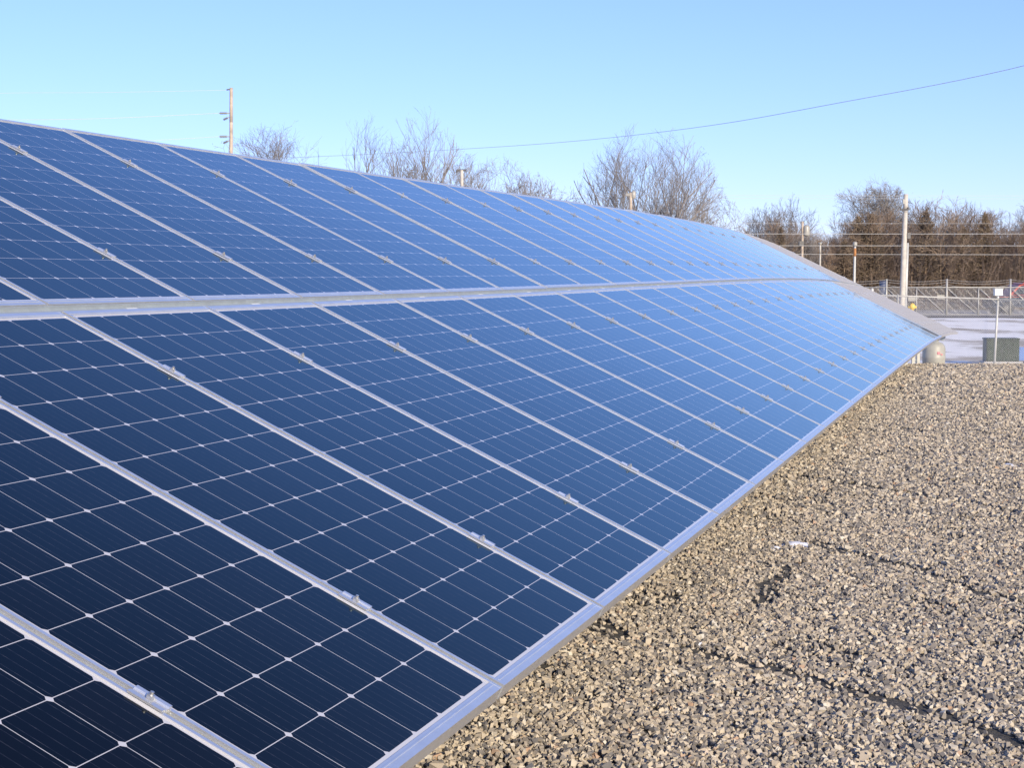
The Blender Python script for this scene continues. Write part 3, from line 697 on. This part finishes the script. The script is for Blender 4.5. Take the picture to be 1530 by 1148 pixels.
def wire(pts, r, label, sag=0.0, n=28, group=None):
    """pts: (px x, px y, depth) control points, smooth curve through them"""
    P = [px(*p) for p in pts]; m = MB()
    T = np.linspace(0, len(P) - 1, n); arr = np.array([tuple(p) for p in P]); out = []
    for t in T:
        k = min(int(t), len(P) - 2); f = t - k
        p0 = arr[max(k-1, 0)]; p1 = arr[k]; p2 = arr[k+1]; p3 = arr[min(k+2, len(P)-1)]
        q = 0.5 * ((2*p1) + (-p0+p2)*f + (2*p0-5*p1+4*p2-p3)*f*f + (-p0+3*p1-3*p2+p3)*f**3); q[2] -= 0; out.append(Vector(q))
    m.path(out, r, 4); o = m.build("power_line", M['wire']); tag(o, label, "cable", group or "overhead cables")
wire([(1900, -10, 52), (1530, 98, 60), (1240, 156, 68), (1050, 189, 76), (850, 211.5, 86), (650, 225, 97), (470, 234, 108), (340, 238, 116)], .0125, "long sagging cable sweeping across the sky from the upper right", n=60)
wire([(-160, 146, 95), (0, 139, 97), (150, 138, 98), (338, 134.5, 100)], .009, "thinnest cable, running left from the tip of the tall pole")
wire([(-160, 180, 95), (0, 179, 97), (150, 177, 98), (326, 169, 100)], .013, "cable running left from the upper insulator of the tall pole")
wire([(-160, 215, 95), (60, 214, 97), (200, 211, 98), (326, 204, 100)], .011, "cable running left from the lower insulator of the tall pole")
for y0, y1, r, lab in ((291.5, 292.5, .014, "topmost level cable across the sky above the wood"), (295.5, 297, .012, "level cable just under the topmost one above the wood"),
                       (349, 349, .022, "pale double cable across the wood, upper strand"), (333, 334, .011, "thin cable crossing the wood near the treetops"),
                       (366.5, 367, .022, "dark level cable crossing the wood behind the pole tops"), (378.5, 381, .018, "lowest level cable crossing the wood")):
    wire([(700, y0, 138), (1350, (y0 + y1) / 2 + .5, 138), (1900, y1, 138)], r, lab, n=16)
# ---------------------------------------------------------------- bare trees
class Fast:
    def __init__(s): s.v = []; s.f = []; s.runs = []
    def seg(s, a, b, r0, r1, n=3):
        d = b - a; L = math.sqrt(d[0]**2 + d[1]**2 + d[2]**2) + 1e-9; d = d / L
        u = np.cross(d, (0.3, 0.8, 0.52) if abs(d[2]) > .5 else (0, 0, 1.)); u /= np.linalg.norm(u) + 1e-9; v = np.cross(d, u)
        b0 = len(s.v); s.runs.append((b0, n))
        for c, r in ((a, r0), (b, r1)):
            for k in range(n):
                t = 2 * math.pi * k / n; s.v.append(tuple(c + u * (r * math.cos(t)) + v * (r * math.sin(t))))
        for k in range(n): s.f.append((b0 + k, b0 + (k+1) % n, b0 + n + (k+1) % n, b0 + n + k))
    def mesh(s, name, mat):
        me = bpy.data.meshes.new(name); me.from_pydata(s.v, [], s.f); me.materials.append(mat); return me
def make_tree(seed, H, spread, stems=1, trunk_h=0.22, levels=4, kids=5, rad=0.17, tw=0.011, up=0.5, stem_spread=0.25, mat='bark_a', jit=.16, dome=.46):
    rg = random.Random(seed); nr = np.random.default_rng(seed); tr = Fast(); cr = Fast()
    def grow(p, d, L, r, lev):
        n = 4 if lev < 2 else 3; tgt = tr if lev == 0 else cr; pts = [p]; rr = [r]
        for k in range(n):
            d = d + nr.normal(0, jit + .03 * lev, 3); d[2] += up * .08 * (1 if lev else .4); d = d / np.linalg.norm(d)
            q = pts[-1] + d * (L / n); r2 = max(r * (1 - .62 * (k + 1) / n), tw * .6)
            tgt.seg(pts[-1], q, rr[-1], r2, 6 if lev == 0 else (4 if lev == 1 else 3)); pts.append(q); rr.append(r2)
        if lev >= levels: return
        kn = kids + (1 if lev < 2 else 0)
        for j in range(kn):
            f = (trunk_h if lev == 0 else .18) + (1 - (trunk_h if lev == 0 else .18)) * ((j + rg.random() * .9) / kn) ** .8
            f = min(f, .999); k = int(f * n); q = pts[k] + (pts[k+1] - pts[k]) * (f * n - k)
            a = rg.uniform(0, 2 * math.pi); base = (pts[k+1] - pts[k]); base /= np.linalg.norm(base)
            s1 = np.cross(base, (1, .2, .1)); s1 /= np.linalg.norm(s1); s2 = np.cross(base, s1)
            ang = spread * rg.uniform(.7, 1.25); dd = base * math.cos(ang) + (s1 * math.cos(a) + s2 * math.sin(a)) * math.sin(ang)
            dd[2] += up * .35; dd /= np.linalg.norm(dd)
            grow(q, dd, L * rg.uniform(.42, .68) * (1.15 - .45 * f if lev == 0 else 1), max((rr[k] * .62), tw), lev + 1)
    for s_ in range(stems):
        a = 2 * math.pi * s_ / max(stems, 1) + rg.uniform(-.4, .4)
        d = np.array([math.cos(a) * stem_spread, math.sin(a) * stem_spread, 1.0]) if stems > 1 else np.array([.03, 0, 1.]); d /= np.linalg.norm(d)
        grow(np.array([math.cos(a) * .15, math.sin(a) * .15, -.2]) if stems > 1 else np.array([0, 0, -.2]), d, H * .78 * rg.uniform(.88, 1.05), rad * (1 if stems == 1 else .75), 0)
    A = np.array(cr.v); cx, cy = A[:, 0].mean(), A[:, 1].mean(); sc_ = 1
    if stems > 1:
        cr.v = [(v[0] - cx, v[1] - cy, v[2]) for v in cr.v]; tr.v = [(v[0] - cx, v[1] - cy, v[2]) for v in tr.v]
    # keep the crown inside a rounded, slightly ragged outline
    out = Fast(); k = 0; Ht = float(np.percentile(np.array(cr.v)[:, 2], 96)); W = dome * Ht; V = np.array(cr.v)
    for k, n in cr.runs:
        c = V[k:k + 2 * n].mean(0); q = (c[0]**2 + c[1]**2) / W**2 + ((c[2] - .5 * Ht) / (.54 * Ht))**2 * (1 if c[2] > .5 * Ht else .5)
        if q > 1 + .22 * rg.random() + .1 * math.sin(4 * math.atan2(c[1], c[0]) + seed): continue
        b = len(out.v); out.v += [tuple(p) for p in V[k:k + 2 * n]]
        out.f += [(b + j, b + (j+1) % n, b + n + (j+1) % n, b + n + j) for j in range(n)]
    return tr.mesh("trunk", M[mat]), out.mesh("crown", M[mat]), sc_
def place(meshes, x, ytop, dep, label, group, rz=0.0, name="bare_tree", cat="tree", wide=1.0):
    tm, cm, s_ = meshes; t = px(x, ytop, dep); g = ground_at(t.x, t.y); H0 = (t.z - g)
    if cm not in TOPS:
        a_ = np.empty(len(cm.vertices) * 3, np.float32); cm.vertices.foreach_get("co", a_); TOPS[cm] = float(np.percentile(a_[2::3], 99.8))
    top = TOPS[cm]
    TOPS[cm] = top; k = H0 / top
    o = empty(name, (t.x, t.y, g)); o.scale = (k * wide, k * wide, k); o.rotation_euler.z = rz; tag(o, label, cat, group)
    link(bpy.data.objects.new("trunk", tm), o); link(bpy.data.objects.new("crown", cm), o); return o
TOPS = {}
G1 = "bare trees rising behind the array"
place(make_tree(11, 12, .62, 1, .40, 4, 6, .16, .009, jit=.08), 432, 188, 118, "small bare tree right of the tall pole, low over the array", G1, .4)
place(make_tree(15, 10, .8, 1, .3, 4, 4, .08, .008), 392, 212, 125, "thinnest bare treetop, between the tall pole and the small bare tree", G1, 1.1)
place(make_tree(21, 13, .46, 2, .42, 4, 4, .19, .008, .5, .10, jit=.08, dome=.26), 574, 170, 112, "left stem cluster of the twin bare tree in the middle", G1, 2.0)
place(make_tree(28, 13, .48, 3, .38, 4, 4, .20, .008, .5, .20, jit=.08, dome=.34), 622, 170, 114, "right stem cluster of the twin bare tree, with heavier limbs", G1, .7)
place(make_tree(33, 8, .5, 5, .2, 3, 5, .05, .010, .6, .5), 560, 236, 120, "low bare shrub at the foot of the twin bare tree", G1, .2, "bare_shrub", "shrub")
place(make_tree(41, 11, .5, 3, .25, 4, 5, .09, .010, .6, .28), 722, 230, 120, "bare tree right behind the short pole with a crossarm", G1, .9)
place(make_tree(42, 9, .5, 5, .2, 4, 4, .07, .011, .6, .4), 758, 254, 116, "bushy bare shrub right of the bare tree by the short pole", G1, 2.2, "bare_shrub", "shrub")
place(make_tree(43, 8, .5, 3, .2, 4, 4, .06, .010, .6, .3), 795, 262, 124, "small bare shrub, left one of two low ones before the biggest tree", G1, 1.2, "bare_shrub", "shrub")
place(make_tree(44, 8, .5, 4, .2, 4, 4, .06, .010, .6, .4), 832, 272, 124, "small bare shrub, right one of two low ones before the biggest tree", G1, 3.2, "bare_shrub", "shrub")
place(make_tree(51, 13, .50, 8, .12, 4, 5, .18, .008, .40, .42, jit=.07, dome=.42), 970, 199, 118, "biggest bare tree, a wide fan of many stems over the array", G1, .5, wide=1.0)
place(make_tree(52, 8, .6, 6, .15, 4, 4, .07, .010, .5, .55), 1042, 288, 122, "low twiggy shrub at the right foot of the biggest bare tree", G1, .8, "bare_shrub", "shrub")
# wood behind the road
G2 = "bare trees crowding the wood behind the far fence"
kinds = [make_tree(100 + k, 12, .5 + .06 * (k % 3), 1 + (k % 3), .25, 4, 5, .13, .015, .4, .2, jit=.09, mat=('bark_b', 'bark_b', 'bark_a', 'bark_b', 'bark_c')[k % 5]) for k in range(7)]
place(make_tree(61, 13, .75, 1, .50, 4, 8, .22, .014, .25, .12, mat='bark_a', jit=.07, dome=.40), 1300, 272, 205, "tallest round crowned bare tree of the wood, left of the thick pole", G2, 1.0, wide=1.0)
place(make_tree(62, 12, .5, 2, .25, 4, 5, .12, .013, .6, .2), 1172, 292, 190, "tall sparse bare tree standing behind the transformer pole", G2, 2.0)
place(kinds[2], 1152, 312, 188, "sparse bare tree at the left end of the wood", G2, 2.4)
place(kinds[4], 1412, 296, 186, "tall broad bare tree right of the thick pole", G2, .3, wide=1.3)
rg = random.Random(5)
def skyline(x):
    return float(np.interp(x, [1060, 1100, 1130, 1160, 1200, 1240, 1265, 1300, 1335, 1360, 1400, 1430, 1465, 1500, 1530, 1700], [335, 352, 330, 318, 325, 345, 322, 308, 312, 318, 304, 300, 318, 322, 306, 310]))
x = 1085
while x < 1640:
    sk = skyline(x); dep = rg.uniform(182, 205)
    place(kinds[rg.randrange(7)], x, sk + rg.uniform(-8, 26), dep, "one of the many bare brown trees crowding the wood behind the far fence", G2, rg.uniform(0, 6), wide=rg.uniform(.8, 1.15))
    x += rg.uniform(9, 15)
# low rusty conifers in front of them
def conifer(seed, H, w):
    nr = np.random.default_rng(seed); tr = Fast(); cr = Fast(); tr.seg(np.array([0, 0, -.2]), np.array([0, 0, H * .96]), .12, .02, 6)
    for k in range(750):
        z = H * (.06 + .94 * nr.uniform() ** .9); rr = w * (1 - z / H) ** .6 * (.35 + .75 * nr.uniform()) * (1 + .25 * math.sin(z * 3 + seed)); a = nr.uniform(0, 6.283)
        p = np.array([rr * math.cos(a) * .55, rr * math.sin(a) * .55, z]); q = np.array([rr * math.cos(a), rr * math.sin(a), z + .35 * nr.uniform(-.3, 1) ])
        cr.seg(p, q, .05, .012, 3)
        for j in range(2):
            e = q + nr.normal(0, .22, 3); cr.seg(p + (q - p) * nr.uniform(.3, .9), e, .03, .008, 3)
    return tr.mesh("trunk", M['bark_b']), cr.mesh("crown", M['needle']), 1
C = [conifer(k, 9, 1.9) for k in (3, 4, 5)]
G3 = "rusty evergreens at the front of the wood"
for i, (cx, cy, cd, lab, wd) in enumerate([(1167, 338, 178, "dark rusty evergreen under the sparse trees, left of the transformer pole", .8), (1283, 322, 186, "rusty evergreen with a split top, left below the tallest tree", 1.15),
        (1303, 318, 186, "rusty evergreen directly below the tallest tree crown", 1.2), (1384, 312, 186, "pointed rusty evergreen right of the thick pole", 1.2), (1472, 317, 188, "narrow pointed rusty evergreen toward the right edge", 1.0), (1262, 358, 184, "low wide rusty evergreen right of the rusty topped pole", 1.5), (1440, 338, 188, "rusty evergreen between the pointed one and the right edge", 1.3)]):
    place(C[i % 3], cx, cy, cd, lab, G3, i * 1.3, "evergreen_tree", "tree", wd)
# thicket: undergrowth and far stems nobody could count
def thicket():
    nr = np.random.default_rng(9); t = Fast(); n = 13000
    xs = nr.uniform(1010, 1760, n); ds = nr.uniform(184, 232, n)
    for xx, dd in zip(xs, ds):
        p = px(xx, 430, dd); g = ground_at(p.x, p.y); top = (CZ + (430 - skyline(xx)) / 2503 * dd) - g
        h = top * (0.25 + .62 * nr.uniform() ** 1.2); a = np.array([p.x, p.y, g]); d = np.array([nr.normal(0, .14), nr.normal(0, .14), 1.])
        r = nr.uniform(.018, .05); prev = a
        for k in range(3):
            q = prev + d * (h / 3); t.seg(prev, q, r * (1 - k * .3), r * (.7 - k * .3) + .006, 3)
            for j in range(2):
                e = prev + (q - prev) * nr.uniform() ; t.seg(e, e + np.array([nr.normal(0, .5), nr.normal(0, .4), nr.uniform(.1, .9)]), .014, .005, 3)
            d = d + nr.normal(0, .12, 3) * np.array([1, 1, .2]); prev = q
    o = link(bpy.data.objects.new("thicket", t.mesh("thicket", M['bark_c']))); tag(o, "dense brown undergrowth and saplings filling the wood", "thicket", kind='stuff')
thicket()
